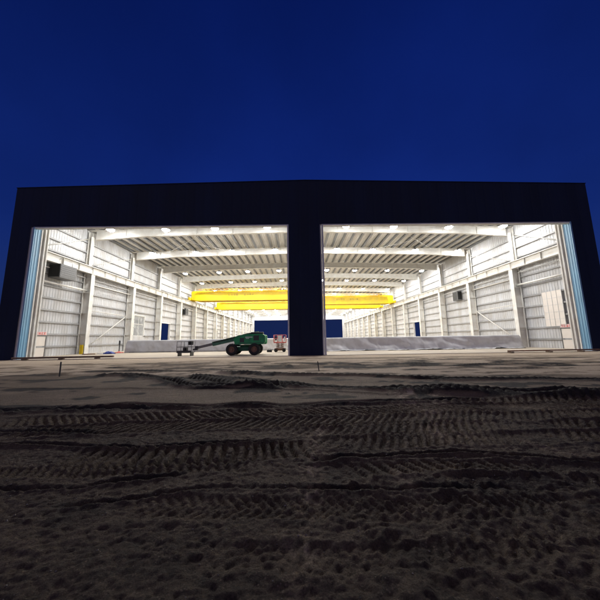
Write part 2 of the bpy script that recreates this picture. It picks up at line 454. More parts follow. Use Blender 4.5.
crane(1.05, XF+.2, 50.5, 'yellow overhead crane in the right half, the nearer and upper one in view')
crane(1.05, XF+.2, 61.5, 'yellow overhead crane in the right half of the hall, the farther and shorter looking one')

# ------------------------------------------------------------------ tarpaulin covered stacks
def vnoise(x, y, seed):
    x = np.asarray(x, float); y = np.asarray(y, float)
    tab = np.random.RandomState(seed).rand(256, 256)
    xi = np.floor(x).astype(int); yi = np.floor(y).astype(int); fx = x-xi; fy = y-yi
    fx = fx*fx*(3-2*fx); fy = fy*fy*(3-2*fy)
    g = lambda a, b: tab[a & 255, b & 255]
    return (g(xi,yi)*(1-fx)+g(xi+1,yi)*fx)*(1-fy)+(g(xi,yi+1)*(1-fx)+g(xi+1,yi+1)*fx)*fy - .5
def covered(label, x0, x1, y0, z, depth, m_, seed, fold, skirt, sag=.05):
    t = thing('covered_stack', label, 'covered stack', ((x0+x1)/2, y0, .03), 0, 'long stacks under tarpaulins across the hall')
    L = x1-x0; nx = int(L/.09); xs = np.linspace(0, L, nx+1)
    prof = [(-skirt,.012)] + [(-skirt*(1-i/4),.012+.01*i) for i in range(1,4)] + [(0-.12*(1-i/14), .05+(z-.1)*i/14) for i in range(15)] + [(.08,z-.01)] + [(.1+(depth-.2)*i/10, z) for i in range(11)] + [(depth,z-.1),(depth+.05,.9),(depth+.1,.02)]
    nv = len(prof); V = np.zeros((nx+1, nv, 3))
    P = np.array(prof)
    X, K = np.meshgrid(xs, np.arange(nv), indexing='ij')
    yy = P[None,:,0]+0*X; zz = P[None,:,1]+0*X
    hgt = np.clip(zz/z, 0, 1)
    f = vnoise(X*.8+hgt*2.2, hgt*2.2+3-X*.15, seed)*fold*1.3 + vnoise(X*4.5+hgt*3, hgt*3, seed+1)*fold*.45 + vnoise(X*.35, 0*X+.5, seed+2)*fold*1.2
    front = (K < 19)
    yy = yy - np.where(front, f*(1-.55*hgt)*1.0, 0)
    low = (K < 4); zz = zz + np.where(low, np.abs(f)*.6, 0)
    sagv = vnoise(X*.5, 0*X, seed+3)*sag*2 + vnoise(X*1.3, K*.4, seed+4)*sag
    zz = zz + np.where(K >= 10, sagv*hgt, 0)
    endf = np.clip(np.minimum(X, L-X)/.25, 0, 1); zz = .012+(zz-.012)*(.0+endf**.35) if True else zz
    V[...,0] = X-L/2; V[...,1] = yy; V[...,2] = zz
    mb = MB(); mb.v = [tuple(p) for p in V.reshape(-1,3)]
    for i in range(nx):
        for j in range(nv-1):
            a = i*nv+j; mb.f.append((a, a+nv, a+nv+1, a+1)); mb.sm.append(True)
    mb.build('tarpaulin', m_, t, fix=False)
    m = MB(); n = int(L/1.2)                                          # what it covers
    for i in range(n):
        a = -L/2+.35+i*(L-.7)/n; m.box(a, a+(L-.7)/n-.03, .25, depth-.25, .0, z-.22)
    m.build('stacked_panels', M['wood'], t)
    return t
covered('low grey tarpaulin covered stack against the left columns, behind the boom lift basket', -22.6, -8.2, 10.2, 1.52, 1.6, M['tarp'], 21, .10, .15, .02)
covered('pale tarpaulin covered stack behind the green boom lift, next to the dark pillar', -8.0, -.2, 11.6, 1.5, 1.6, M['tarpw'], 33, .22, .30)
covered('long crumpled grey tarpaulin covered stack running across the whole right doorway', 1.9, 24.9, 6.6, 1.5, 1.8, mat('light_grey_tarpaulin', (.56,.56,.57), .5, var=.10, scale=1.2, bump=.25, bscale=7, grime=(.36,.34,.31)), 45, .22, .55, .018)

# ------------------------------------------------------------------ green boom lift
bl = thing('boom_lift', 'green boom lift on four dark wheels, its long boom lowered to the left', 'boom lift', (-5.9, 1.85, .03))
m = MB(); m.bbox(-1.35,1.35,-.55,.55,.38,.78,.05); m.bbox(-1.25,-.75,-.85,.85,.42,.62,.03); m.bbox(.75,1.25,-.85,.85,.42,.62,.03); m.lathe([(0,.78),(.5,.78),(.5,.95),(0,.95)], (0,0,0), 'z', 24)
m.build('chassis', mat('dark_green_frame', (.008,.10,.045), .5, var=.2), bl)  # frame in a darker green than the turntable
def tyre(px, py, front):
    m = MB(); R = .52
    prof = [(.27,-.17),(.42,-.19),(.50,-.16),(R,-.11),(R,.11),(.50,.16),(.42,.19),(.27,.17)]
    m.lathe(prof, (0,0,0), 'y', 32)
    for i in range(22):
        for s in (-1,1):
            t = 2*PI*(i+.25*s)/22; Mx = Matrix.Rotation(-t, 4, 'Y'); m.box(R-.02, R+.025, s*.01 if s>0 else -.16, .16 if s>0 else -.01, -.03, .03, Mx)
    w = m.build('wheel', M['black'], bl, fix=True); w.location = (px, py, .545)
    m = MB(); s = -1 if py < 0 else 1
    m.lathe([(.28,-.15),(.26,-.15),(.24,-.04),(.11,-.03),(.10,-.15),(0,-.15)] if s < 0 else [(.28,.15),(.26,.15),(.24,.04),(.11,.03),(.10,.15),(0,.15)], (0,0,0), 'y', 24)
    for i in range(8):
        t = 2*PI*i/8; yy = s*.05; m.tube((.17*math.cos(t), yy, .17*math.sin(t)), (.17*math.cos(t), yy+s*.03, .17*math.sin(t)), .02, 6)
    m.build('rim', M['rim'], w, fix=False)
for px in (-1.03, 1.03):
    for py in (-.98, .98): tyre(px, py, 1)
m = MB(); m.prism([(-.75,1.0),(1.85,1.0),(2.02,1.25),(2.02,1.75),(1.8,1.93),(.2,1.93),(-.5,1.82),(-.9,1.5)], 'y', -1.05, -.35); m.build('turntable', M['green'], bl)
m = MB(); m.prism([(-.55,1.0),(1.85,1.0),(2.0,1.25),(2.0,1.75),(1.8,1.88),(.2,1.88),(-.3,1.78),(-.55,1.5)], 'y', .35, 1.05); m.build('engine_cowl', M['green'], bl)
m = MB(); m.bbox(1.25,2.08,-.34,.34,.98,1.84,.08); m.build('counterweight', M['green'], bl)
m = MB(); m.box(.95,1.45,-1.062,-1.052,1.35,1.8); m.box(-.3,.1,-1.06,-1.052,1.2,1.6)
for i in range(5): m.box(1.0,1.4,-1.072,-1.063,1.40+i*.08,1.43+i*.08)
m.build('grille', M['dark'], bl)
m = MB()
for (a,b,c,d) in ((.2,.85,1.62,1.68),(.25,.55,1.52,1.56)): m.box(a,b,-1.06,-1.051,c,d)
m.build('decal', M['white'], bl)
m = MB(); m.bbox(.55,1.75,-.22,.22,1.9,2.14,.05); m.tube((.6,0,2.0),(-.2,0,1.86),.1); m.build('boom_hinge', M['dark'], bl)
def beam(a, b, h, w, name, ma, par):
    a, b = Vector(a), Vector(b); L = (b-a).length; ang = math.atan2(b.z-a.z, b.x-a.x)
    Mx = Matrix.Translation(a) @ Matrix.Rotation(-ang, 4, 'Y')
    return MB().bbox(0, L, -w/2, w/2, -h/2, h/2, .02, Mx).build(name, ma, par)
bo = beam((1.3,0,2.02), (-3.1,0,1.06), .42, .30, 'boom', M['boom'], bl)
beam((-3.0,0,1.08), (-4.45,0,.76), .25, .20, 'boom_extension', M['grey'], bo)
m = MB(); m.path([(1.0,-.30,2.1),(.2,-.33,2.0),(-.6,-.26,1.78),(-1.8,-.2,1.5),(-3.0,-.19,1.24)], .025); m.path([(1.0,-.34,2.02),(.2,-.36,1.93),(-.6,-.28,1.70),(-1.8,-.21,1.43),(-3.0,-.20,1.18)], .02)
m.build('hydraulic_hose', M['black'], bl)
m = MB(); m.box(-.45,1.9,-1.058,-1.051,1.10,1.14); m.box(.60,.615,-1.058,-1.051,1.15,1.85); m.box(1.6,1.615,-1.058,-1.051,1.15,1.85); m.box(-.25,-.235,-1.058,-1.051,1.15,1.75)
m.build('cover_seam', M['dark'], bl)
m = MB(); m.tube((-.6,0,1.55),(-1.2,0,1.38),.07); m.build('lift_cylinder', M['grey'], bl)
m = MB(); m.path([(-4.4,0,.76),(-4.75,0,.62),(-4.95,0,.55)], .08); m.bbox(-4.75,-4.5,-.16,.16,.5,.9,.02); m.build('jib', M['dark'], bo)
m = MB(); x0, x1, y0, y1, z0 = -6.3, -4.95, -.45, .45, .28
m.box(x0,x1,y0,y1,z0,z0+.06)
for z in (z0+.55, z0+1.05):
    m.path([(x0,y0,z),(x1,y0,z),(x1,y1,z),(x0,y1,z),(x0,y0,z)], .025)
for x in (x0,(x0+x1)/2,x1):
    for y in (y0,y1): m.tube((x,y,z0+.05),(x,y,z0+1.05),.022)
m.box(x0,x1,y0-.01,y0+.01,z0+.06,z0+.22)
bk = m.build('basket', M['dark'], bl)
MB().bbox(-5.35,-5.0,-.2,.2,1.0,1.38,.03).build('control_box', M['black'], bk)
MB().bbox(-5.9,-5.55,-.1,.3,.34,.78,.05).build('tool_bag', M['black'], bk)
m = MB(); m.box(-6.35,-4.9,-.35,.35,.005,.27); 
m.v = []; m.f = []; m.sm = []
for x in (-6.2,-5.05): m.bbox(x-.03,x+.03,-.4,.4,.0,.279,.01)
m.build('basket_skid', M['dark'], bk)

# ------------------------------------------------------------------ small red scissor lift
sl = thing('scissor_lift', 'small red and white scissor lift with brown arms, between the boom lift and the pillar', 'scissor lift', (-2.85, 6.3, .03))
m = MB(); m.bbox(-.62,.62,-.36,.36,.16,.42,.03); m.build('chassis', M['brown'], sl)
for px in (-.45,.45):
    for py in (-.36,.36):
        m = MB(); m.lathe([(0,-.06),(.17,-.06),(.19,-.03),(.19,.03),(.17,.06),(0,.06)], (0,0,0), 'y', 20); w = m.build('wheel', M['black'], sl, fix=False); w.location = (px,py,.19)
m = MB()
for y in (-.3,.3):
    for z in (.45,.62,.79):
        m.tube((-.42,y,z),(.42,y,z+.17),.03); m.tube((.42,y+.02,z),(-.42,y+.02,z+.17),.03)
m.build('scissor_arms', M['brown'], sl)
m = MB(); m.bbox(-.7,.7,-.38,.38,.99,1.12,.02); pf = m.build('platform', M['red'], sl)
m = MB()
for z in (1.5,1.88): m.path([(-.68,-.36,z),(.68,-.36,z),(.68,.36,z),(-.68,.36,z),(-.68,-.36,z)], .028)
for x in (-.68,-.25,.25,.68):
    for y in (-.36,.36): m.tube((x,y,1.12),(x,y,1.88),.026)
m.build('guard_rail', M['red'], pf)
m = MB(); m.box(-.22,.22,-.39,-.375,1.2,1.82); m.box(.45,.62,-.39,-.375,1.2,1.7); m.build('notice_board', M['white'], pf)
m = MB(); m.bbox(-.55,-.35,-.3,-.05,1.3,1.75,.02); m.build('control_box', M['dark'], pf)

# ------------------------------------------------------------------ other small things
t = thing('exhaust_fan', 'large grey box fan with a black open end high on the left wall, first bay', 'wall fan', (-WI+.2, 4.6, 8.25), 0, 'grey box units high on the side walls')
m = MB(); m.bbox(0,1.25,-1.0,1.1,0,1.5,.03)
for i in range(6): m.box(1.252,1.27,-.9,1.0,.15+i*.22,.25+i*.22)
m.build('housing', M['grey'], t)
m = MB(); m.box(.08,1.17,-1.03,-1.0,.1,1.4); m.build('dark_intake', M['black'], t)
m = MB(); m.tube((.3,-.6,1.5),(.3,-.6,2.1),.03); m.tube((1.0,.7,1.5),(1.0,.7,2.1),.03); m.box(-.15,1.2,-.63,-.57,2.08,2.14); m.build('bracket', M['cream'], t)
def unit(loc, s, label):
    t = thing('wall_heater', label, 'wall heater', loc, 0, 'grey box units high on the side walls')
    a, b = sorted((0, -s*.75)); m = MB(); m.bbox(a,b,-.7,.7,0,1.6,.04); m.build('housing', M['grey'], t)
    a, b = sorted((-s*.77, -s*.752)); m = MB(); 
    for i in range(7): m.box(a,b,-.6,.6,.15+i*.19,.25+i*.19)
    m.build('louvre', M['black'], t)
    a, b = sorted((-s*.05, -s*.7)); m = MB(); m.box(a,b,-.72,-.702,.15,1.45); m.build('fan_grille', M['black'], t)
unit((WI-.2, 20.9, 7.5), 1, 'dark grey heater box high on the right wall, third bay')
unit((-WI+.2, 37.6, 7.2), -1, 'dark narrow heater box high on the left wall, fifth bay')

# red writing boards over the personnel doors
def red_sign(s, y, z, label):
    t = thing('door_sign', label, 'sign', (s*(WI-.24), y, z))
    a, b = sorted((0, -s*.02)); m = MB(); m.box(a,b,-.62,.62,0,.34); m.build('sign_board', mat('pale_pink_board', (.70,.52,.50), .5), t)
    a, b = sorted((-s*.021, -s*.03)); m = MB()
    for i in range(4):
        c = -.52+i*.28
        for (p,q,u,v) in ((0,.2,.06,.09),(0,.2,.16,.185),(.02,.05,.06,.28),(.15,.18,.06,.28),(0,.2,.25,.28),(.085,.11,.1,.28)):
            if random.random() < .75: m.box(a,b,c+p,c+q,u,v)
    m.build('lettering', M['redink'], t)
red_sign(-1, 3.6, 2.22, 'small board with red characters over the door at the left end of the left wall')
red_sign(1, 3.5, 2.22, 'small board with red characters over the door at the right end of the right wall')

# bars laid across the thresholds
def bar(x0, y0, x1, y1, ma, sec, blocks, name, label, cat):
    L = math.hypot(x1-x0, y1-y0); t = thing(name, label, cat, (x0,y0,.0), math.atan2(y1-y0, x1-x0))
    m = MB()
    if sec == 'beam': m.bbox(0,L,-.09,.09,.115,.26,.01)
    else: m.tube((0,0,.18),(L,0,.18),.055,12)
    m.build('bar', ma, t)
    for b in blocks: MB().bbox(b-.12,b+.12,-.22,.22,.005,.114,.01).build('support_block', M['wood'], t)
bar(-25.1, .15-.9, -17.0, 1.2-1.3, M['wood'], 'beam', (1.0,3.9,6.8), 'timber_beam', 'long brown timber beam lying along the left door sill', 'timber beam')
bar(17.0, -1.1, 25.3, -.75, M['brown'], 'pipe', (.25,3.7,6.6), 'steel_pipe', 'thin rusty steel pipe on small wooden blocks along the right door sill', 'steel pipe')

# survey stakes
def stake(x, y, h, lx, label):
    t = MB(); 
    t.prism([(-.02,-.15),(.02,-.15),(.02+lx,h),(-.02+lx,h)], 'y', -.02, .02)
    o = t.build('survey_stake', M['dark'], None); o.location = (x,y,0); tag(o, label, 'stake', 'short dark stakes in the ground')
stake(-11.5,-11.68,.62,.0,'upright dark stake standing in the sand on the left')
stake(.06,-11.41,.44,-.07,'short leaning dark stake standing in front of the dark pillar')

# black post on a red base by the second left column
t = thing('marker_post', 'slim black post on a red base at the left end of the grey stack', 'marker post', (-23.0, 9.7, .03))
m = MB(); m.tube((0,0,.1),(0,0,1.55),.05,12); m.bbox(-.09,.09,-.05,.05,1.0,1.5,.02); m.build('post', M['dark'], t)
m = MB(); m.bbox(-.42,.42,-.3,.3,0,.10,.03); m.lathe([(.22,.10),(.10,.20),(.06,.22)], (0,0,0), 'z', 16); m.build('base', M['red'], t)
# crumpled blue sheet bundle
t = thing('sheet_bundle', 'crumpled blue sheet bundle on the floor near the left columns', 'plastic sheet', (-22.9,7.8,.03))
def lump(name, ma, par, c, r, seed, n=26):
    mb = MB(); k = n//2
    for j in range(k+1):
        ph = PI/2*j/k
        for i in range(n):
            th = 2*PI*i/n; f = 1+.5*float(vnoise(i*.9+seed, j*.9, seed))+.35*float(vnoise(i*2.1, j*1.7, seed+5))
            mb.v.append((c[0]+r[0]*math.cos(ph)*math.cos(th)*f, c[1]+r[1]*math.cos(ph)*math.sin(th)*f, c[2]+r[2]*math.sin(ph)*f))
    for j in range(k):
        for i in range(n):
            a = j*n+i; b = j*n+(i+1)%n; mb.f.append((a,b,b+n,a+n)); mb.sm.append(True)
    return mb.build(name, ma, par)
lump('sheet', M['bluecloth'], t, (0,0,0), (.62,.4,.26), 3); lump('sheet', M['tarpw'], t, (-1.0,.1,0), (.5,.3,.12), 9)
# wood bits to its left
t = thing('timber_offcut', 'pale timber offcut lying left of the blue sheet bundle', 'timber offcut', (-24.7,7.1,.03), .1)
MB().bbox(-.7,.7,-.06,.06,0,.1,.01).build('board', M['brown'], t)
# yellow corner guard at the foot of the first left column
t = thing('column_guard', 'yellow guard strip standing at the foot of the first left column', 'column guard', (-XF+.02, BAY-.42, .03))
m = MB(); m.box(-.5,-.2,.0,.06,0,1.1); m.box(-.2,-.14,.0,.1,0,1.1); m.build('guard_plate', M['yellow'], t)
# small dark box by the scissor lift
t = thing('tool_box', 'small dark box on the floor left of the red scissor lift', 'tool box', (-4.05, 6.4, .03))
m = MB(); m.bbox(-.28,.28,-.18,.18,0,.28,.03); m.tube((-.15,0,.33),(.15,0,.33),.02); m.tube((-.15,0,.27),(-.15,0,.33),.02); m.tube((.15,0,.27),(.15,0,.33),.02); m.build('box_body', M['dark'], t)

# ------------------------------------------------------------------ ground
def seq(c0, segs):
    out = [c0]
    for end, step, grow in segs:
        st = step
        while out[-1] < end: out.append(min(end, out[-1]+st)); st *= grow
    return out
CX, CY = -.95, -23.89
pos = seq(0, [(3.6,.020,1.0),(16,.021,1.014),(60,.3,1.15),(1600,6,1.35)])
xs = np.array([CX-v for v in pos[:0:-1]]+[CX+v for v in pos])
ya = seq(1.0, [(3.9,.0125,1.0),(7,.0135,1.008),(13,.03,1.01),(24,.07,1.03),(60,.5,1.2),(1800,8,1.35)])
yb = seq(0, [(4,.2,1.2),(1000,2,1.5)])
ys = np.array([CY+1.0-v for v in yb[:0:-1]]+[CY+v for v in ya])
X, Y = np.meshgrid(xs, ys, indexing='ij')
def smooth(a, b, v): t = np.clip((v-a)/(b-a), 0, 1); return t*t*(3-2*t)
def track(pl):
    """signed side distance and arc length to a polyline"""
    pl = np.array(pl, float); best = np.full(X.shape, 1e9); sd = np.zeros(X.shape); al = np.zeros(X.shape); acc = 0; t_end = np.zeros(X.shape)
    bx = (X > pl[:,0].min()-2) & (X < pl[:,0].max()+2) & (Y > pl[:,1].min()-2) & (Y < pl[:,1].max()+2)
    x, y = X[bx], Y[bx]; B = np.full(x.shape, 1e9); SD = np.zeros(x.shape); AL = np.zeros(x.shape)
    for (ax,ay),(cx,cy) in zip(pl, pl[1:]):
        dx, dy = cx-ax, cy-ay; L = math.hypot(dx,dy); u = ((x-ax)*dx+(y-ay)*dy)/L
        uc = np.clip(u, 0, L); d = np.hypot(x-ax-dx*uc/L, y-ay-dy*uc/L)
        side = (dx*(y-ay)-dy*(x-ax))/L; k = d < B
        B = np.where(k, d, B); SD = np.where(k, np.where(side >= 0, d, -d), SD); AL = np.where(k, acc+uc, AL); acc += L
    best[bx] = B; sd[bx] = SD; al[bx] = AL
    end = np.clip(np.minimum(al, acc-al)/.5, 0, 1)
    return sd, al, np.where(best < 2, end, 0)
# gentle wobble so no line is straight
WX = X + vnoise(X*1.1, Y*1.1, 61)*.10 + vnoise(X*3.5, Y*3.5, 62)*.03
WY = Y + vnoise(X*.9+9, Y*.9, 63)*.14 + vnoise(X*3.1, Y*3.1+4, 64)*.045 + vnoise(X*9, Y*9, 65)*.014
X0_, Y0_ = X, Y
X, Y = WX, WY
H = np.zeros(X.shape); DRY = np.zeros(X.shape)
# material zones: 1 = pale sand by the hall, .5 = compacted brown, 0 = dark moist soil
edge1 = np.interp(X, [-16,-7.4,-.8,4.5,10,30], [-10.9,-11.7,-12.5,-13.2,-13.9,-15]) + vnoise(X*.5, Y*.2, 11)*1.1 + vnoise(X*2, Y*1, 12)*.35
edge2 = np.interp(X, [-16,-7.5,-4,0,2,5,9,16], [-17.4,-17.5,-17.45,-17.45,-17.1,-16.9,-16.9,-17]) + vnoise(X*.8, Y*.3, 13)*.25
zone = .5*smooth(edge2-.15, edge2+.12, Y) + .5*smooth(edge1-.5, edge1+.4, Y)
inner = smooth(-2.0, -6.0, Y)                 # fade relief towards the slab
farx = 1-smooth(16, 26, np.abs(X-CX))
def rut(pl, w=.10, depth=.05, lip=.035, tread=None, side=-1, wet=.10):
    """groove with a raised lip; side -1 puts the higher lip on the camera side"""
    global H, DRY
    sd, al, e = track(pl)
    amp = e*(.45+1.1*(vnoise(al*1.1, sd*0+len(pl), 71)+.5))
    g = np.exp(-(sd/w)**2); lipv = np.exp(-((sd-side*w*1.7)/(w*.75))**2)+.5*np.exp(-((sd+side*w*1.7)/(w*.9))**2)
    H += amp*(-depth*g + lip*lipv)
    if tread: H += amp*tread[1]*np.exp(-(sd/(w*1.6))**4)*np.tanh(3*np.sin(2*PI*(al+sd*.6)/tread[0]))
    DRY -= wet*amp*np.exp(-(sd/(w*1.9))**4)*1.15
def tread(pl, hw, pitch, skew, amp, chev=False, rim=.02, base=-.015, wet=0):
    global H, DRY
    sd, al, e = track(pl)
    m = smooth(hw+.05, hw-.03, np.abs(sd))*e
    patch = smooth(-.48, -.12, vnoise(al*.55+pl[0][0], sd*1.2, 81))
    s = al + skew*(np.abs(sd) if chev else sd) + vnoise(al*1.3, sd, 82)*.12 + vnoise(al*6, sd*7, 84)*.02
    lug = np.tanh(8*(np.sin(2*PI*s/pitch)+.15))
    H += m*(base + amp*lug*patch*(.7+.8*(vnoise(al*2.5, sd*4, 83)+.5)))
    H += e*rim*np.exp(-((np.abs(sd)-hw-.04)/.045)**2)
    DRY -= wet*m*np.clip(-lug, 0, 1)
# long ruts further out
rut([(-5.6,-11.9),(-5.14,-12.12),(-3.59,-13.16),(-2.3,-14.04),(-.87,-15.09),(.34,-15.55),(1.96,-16.09),(3.25,-16.34),(4.85,-16.75),(6.72,-16.97),(12,-17.4)], .15, .10, .085, (.24,.05), wet=1.5)
rut([(-10,-11.3),(-7.89,-11.79),(-6.13,-13.14),(-4.74,-14.62),(-3.64,-14.92),(-2.52,-14.84),(-1.2,-15.2)], .18, .11, .09, (.30,.045), wet=1.5)
rut([(-5.6,-12.6),(-4.6,-13.4),(-3.2,-14.5),(-1.9,-14.9)], .22, .08, .08, (.25,.045), wet=1.4)
rut([(-2.45,-12.29),(-.84,-12.64),(1.61,-13.08),(4.42,-14.3),(6.71,-14.55),(9.07,-14.92),(15,-15.6)], .12, .08, .08, (.26,.04), wet=1.4)
rut([(1.5,-16.05),(3.25,-16.40),(4.85,-16.85),(6.72,-17.05),(12,-17.5)], .20, .09, .13, (.22,.04), wet=1.5)
rut([(3,-14.1),(4.42,-14.45),(6.71,-14.75),(9.07,-15.1),(15,-15.9)], .10, .03, .03, None, wet=.4)
rut([(-4.6,-11.0),(-3.4,-11.6),(-2.6,-12.0),(-1.6,-11.9)], .2, .05, .12, (.2,.03), wet=1.4)
rut([(-11,-14.6),(-8,-15.1),(-5,-15.2),(-1,-15.7),(2,-16.9)], .05, .012, .018, None, wet=.25)
rut([(-3.6,-10.2),(-3.4,-11.4),(-3.8,-12.3)], .12, .02, .03, None, wet=.4)
rut([(-1.3,-10),(-1.5,-8.5),(-1.9,-7.4)], .12, .02, .03, (.3,.02), wet=.35)
for k in range(26):                           # mud tracked over the sand
    y0 = -5-6.5*rng.rand()**.7; xa = -14+26*rng.rand(); L = 1+3.5*rng.rand(); sl0 = .5*rng.randn()
    rut([(xa,y0),(xa+L*.5,y0+sl0*.5+.2*rng.randn()),(xa+L,y0+sl0)], .10+.16*rng.rand(), .015, .03, (.25,.02) if k % 2 else None, wet=.5+.6*rng.rand())
for k in range(34):                           # faint worn lines in the sand
    y0 = -3.5-8*rng.rand(); xa = -18+30*rng.rand(); L = 4+10*rng.rand()
    rut([(xa,y0),(xa+L*.5,y0+.4*rng.randn()*.5),(xa+L,y0+.5*rng.randn()*.6)], .07+.1*rng.rand(), .012, .012, None, wet=.25+.3*rng.rand())
# edge of the soft soil: a steep little bank
rut([(-12,-17.9),(-7.56,-17.66),(-6.39,-17.44),(-5.07,-17.25),(-3.85,-17.57),(-2.52,-17.48),(-.9,-17.6),(.04,-17.38),(1.46,-17.39),(3.5,-17.3)], .09, .06, .07, None, wet=.2)
rut([(-12,-17.95),(-7.56,-17.82),(-5.0,-17.55),(-3.85,-17.70)], .10, .04, .04, (.3,.02), wet=.2)
# churned bands of tyre tread
tread([(-7,-18.55),(-4,-18.35),(-1,-18.2),(3,-18.05),(9,-17.95)], .30, .17, .8, .018, False)
tread([(-6,-19.1),(-3,-18.95),(0,-18.75),(4,-18.6),(8,-18.7)], .26, .15, -.7, .019, False)
tread([(-1.5,-19.35),(1,-19.2),(3,-19.15),(7,-19.3)], .26, .15, -.6, .019, False)
tread([(-1.0,-19.85),(1,-19.7),(3,-19.7),(6,-19.9)], .24, .14, -.5, .017, False)
tread([(-4.2,-20.12),(-3,-20.2),(-1.5,-20.12),(-.45,-20.02)], .25, .15, .10, .024, False)
tread([(-5.5,-20.55),(-3.2,-20.5),(-1.3,-20.45)], .12, .11, .5, .010, False, .008)
tread([(-2.6,-21.25),(-.8,-21.2),(1.6,-21.35)], .15, .10, .7, .011, True, .008)
tread([(-1.9,-21.75),(-.4,-21.8),(1.2,-21.7)], .13, .09, -.5, .008, False, .006)
tread([(.3,-20.95),(1.8,-21.0),(3.4,-21.2)], .16, .12, -.6, .012, False, .01)
tread([(2.0,-17.45),(5,-17.5),(10,-17.6)], .22, .2, -.7, .024, False)
tread([(-.6,-20.62),(.6,-20.55),(2.2,-20.72)], .13, .15, .4, .018, False)
# nearer ruts
rut([(-7,-19.0),(-6.07,-19.02),(-5.18,-19.07),(-4.39,-19.21),(-3.9,-19.3)], .06, .05, .035)
rut([(-7,-19.6),(-5.37,-19.66),(-5.18,-19.59),(-4.19,-19.75),(-3.05,-19.86),(-2.08,-19.82),(-.93,-19.73)], .05, .045, .035)
rut([(-.9,-20.4),(-.62,-20.33),(.1,-20.25),(1.05,-20.17),(1.82,-20.35),(2.61,-20.55),(4,-20.8)], .05, .055, .035)
rut([(-4.5,-20.9),(-3.3,-20.84),(-2.6,-20.69),(-2.0,-20.62)], .035, .03, .02)
rut([(-3.3,-21.2),(-2.4,-21.05),(-1.72,-20.9),(-.94,-20.89),(.2,-20.95),(1.4,-21.1)], .035, .03, .02)
# dry, lighter crumbs along crossing lines
def dry(pl, w, a):
    global DRY
    sd, al, e = track(pl); DRY += 1.5*a*e*np.exp(-(sd/(w*1.3))**2)*smooth(-.25,.35, .6*vnoise(X*5, Y*5, 91)+.7*vnoise(X*23, Y*23, 92))
dry([(-.5,-18.6),(-.62,-19.27),(-.8,-20.6),(-.9,-21.38),(-.95,-22.2)], .10, .42)
dry([(1.7,-16.3),(1.84,-16.9),(1.84,-18.05),(1.47,-19.13),(1.2,-20.0)], .30, .40)
dry([(.24,-20.2),(.12,-20.7),(.2,-21.2)], .05, .35); dry([(2.2,-19.6),(2.5,-20.3),(3,-20.6)], .08, .3)
dry([(1.9,-16.2),(3,-17.4),(4.5,-18.6)], .14, .3)
# clods and grain
soft = smooth(edge2+.15, edge2-.25, Y)
H += soft*(vnoise(X*1.3, Y*1.3, 31)*.035 + vnoise(X*3.7, Y*4.2, 32)*.015)
wx = vnoise(X*6, Y*6, 57)*.16; wy = vnoise(X*6+7, Y*6, 58)*.16
cl = .35+vnoise((X+wx)*8, (Y+wy)*11, 33)+.7*vnoise((X+wx)*17, (Y+wy)*21, 34)
H += soft*.017*(cl-.35)*(.7+1.2*smooth(-20.6,-21.2,Y)*smooth(-1.3,.4,X))
cl2 = smooth(.16,.42, vnoise(X*13+5, Y*13, 37)); H += soft*cl2*.013*(.3+smooth(-19.5,-21,Y)*smooth(-2.5,0,X))
H += (.25+.75*soft)*(vnoise(X*24, Y*30, 38)*.013 + vnoise(X*38, Y*38, 35)*.013 + vnoise(X*70, Y*70, 36)*.006)
H += (1-soft)*(vnoise(X*.45, Y*.8, 41)*.06 + vnoise(X*2.2, Y*3, 42)*.014 + np.abs(vnoise(X*8, Y*8, 43))*.008)
X, Y = X0_, Y0_
H *= inner*farx
near = smooth(.2, 1.0, Y-CY)
H = H*near - .0
H -= smooth(-6,-1,Y)*.02*1.0
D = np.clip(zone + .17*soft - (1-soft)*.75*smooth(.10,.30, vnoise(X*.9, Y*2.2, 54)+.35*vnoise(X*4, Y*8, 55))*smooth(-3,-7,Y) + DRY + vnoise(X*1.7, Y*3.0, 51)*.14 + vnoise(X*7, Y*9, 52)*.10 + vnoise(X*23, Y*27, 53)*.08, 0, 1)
nxn, nyn = X.shape
co = np.stack([X, Y, H], -1).reshape(-1,3).astype(np.float32)
ii, jj = np.meshgrid(np.arange(nxn-1), np.arange(nyn-1), indexing='ij'); a = (ii*nyn+jj).ravel()
quads = np.stack([a, a+nyn, a+nyn+1, a+1], -1).astype(np.int32)
me = bpy.data.meshes.new('ground'); me.vertices.add(len(co)); me.vertices.foreach_set('co', co.ravel())
me.loops.add(quads.size); me.loops.foreach_set('vertex_index', quads.ravel())
me.polygons.add(len(quads)); me.polygons.foreach_set('loop_start', np.arange(0, quads.size, 4, dtype=np.int32))
me.polygons.foreach_set('use_smooth', np.ones(len(quads), bool)); me.update(calc_edges=True)
at = me.attributes.new('dryness', 'FLOAT', 'POINT'); at.data.foreach_set('value', D.ravel().astype(np.float32))
print('GROUND', X.shape, len(quads))

gm = bpy.data.materials.new('soil'); gm.use_nodes = True; nt = gm.node_tree; N = nt.nodes; L = nt.links; b = N['Principled BSDF']
at = N.new('ShaderNodeAttribute'); at.attribute_name = 'dryness'
geo = N.new('ShaderNodeNewGeometry')
def noise(sc, det=8, rough=.6):
    n = N.new('ShaderNodeTexNoise'); n.inputs['Scale'].default_value = sc; n.inputs['Detail'].default_value = det; n.inputs['Roughness'].default_value = rough
    L.new(geo.outputs['Position'], n.inputs['Vector']); return n
n1 = noise(6); n2 = noise(60, 8, .8); n3 = noise(.8, 4)
ad = N.new('ShaderNodeMath'); ad.operation = 'MULTIPLY_ADD'; ad.inputs[1].default_value = .22; L.new(n1.outputs[0], ad.inputs[0])
sb = N.new('ShaderNodeMath'); sb.operation = 'SUBTRACT'; sb.inputs[1].default_value = .11; L.new(at.outputs['Fac'], sb.inputs[0]); L.new(sb.outputs[0], ad.inputs[2])
rp = N.new('ShaderNodeValToRGB'); e = rp.color_ramp.elements
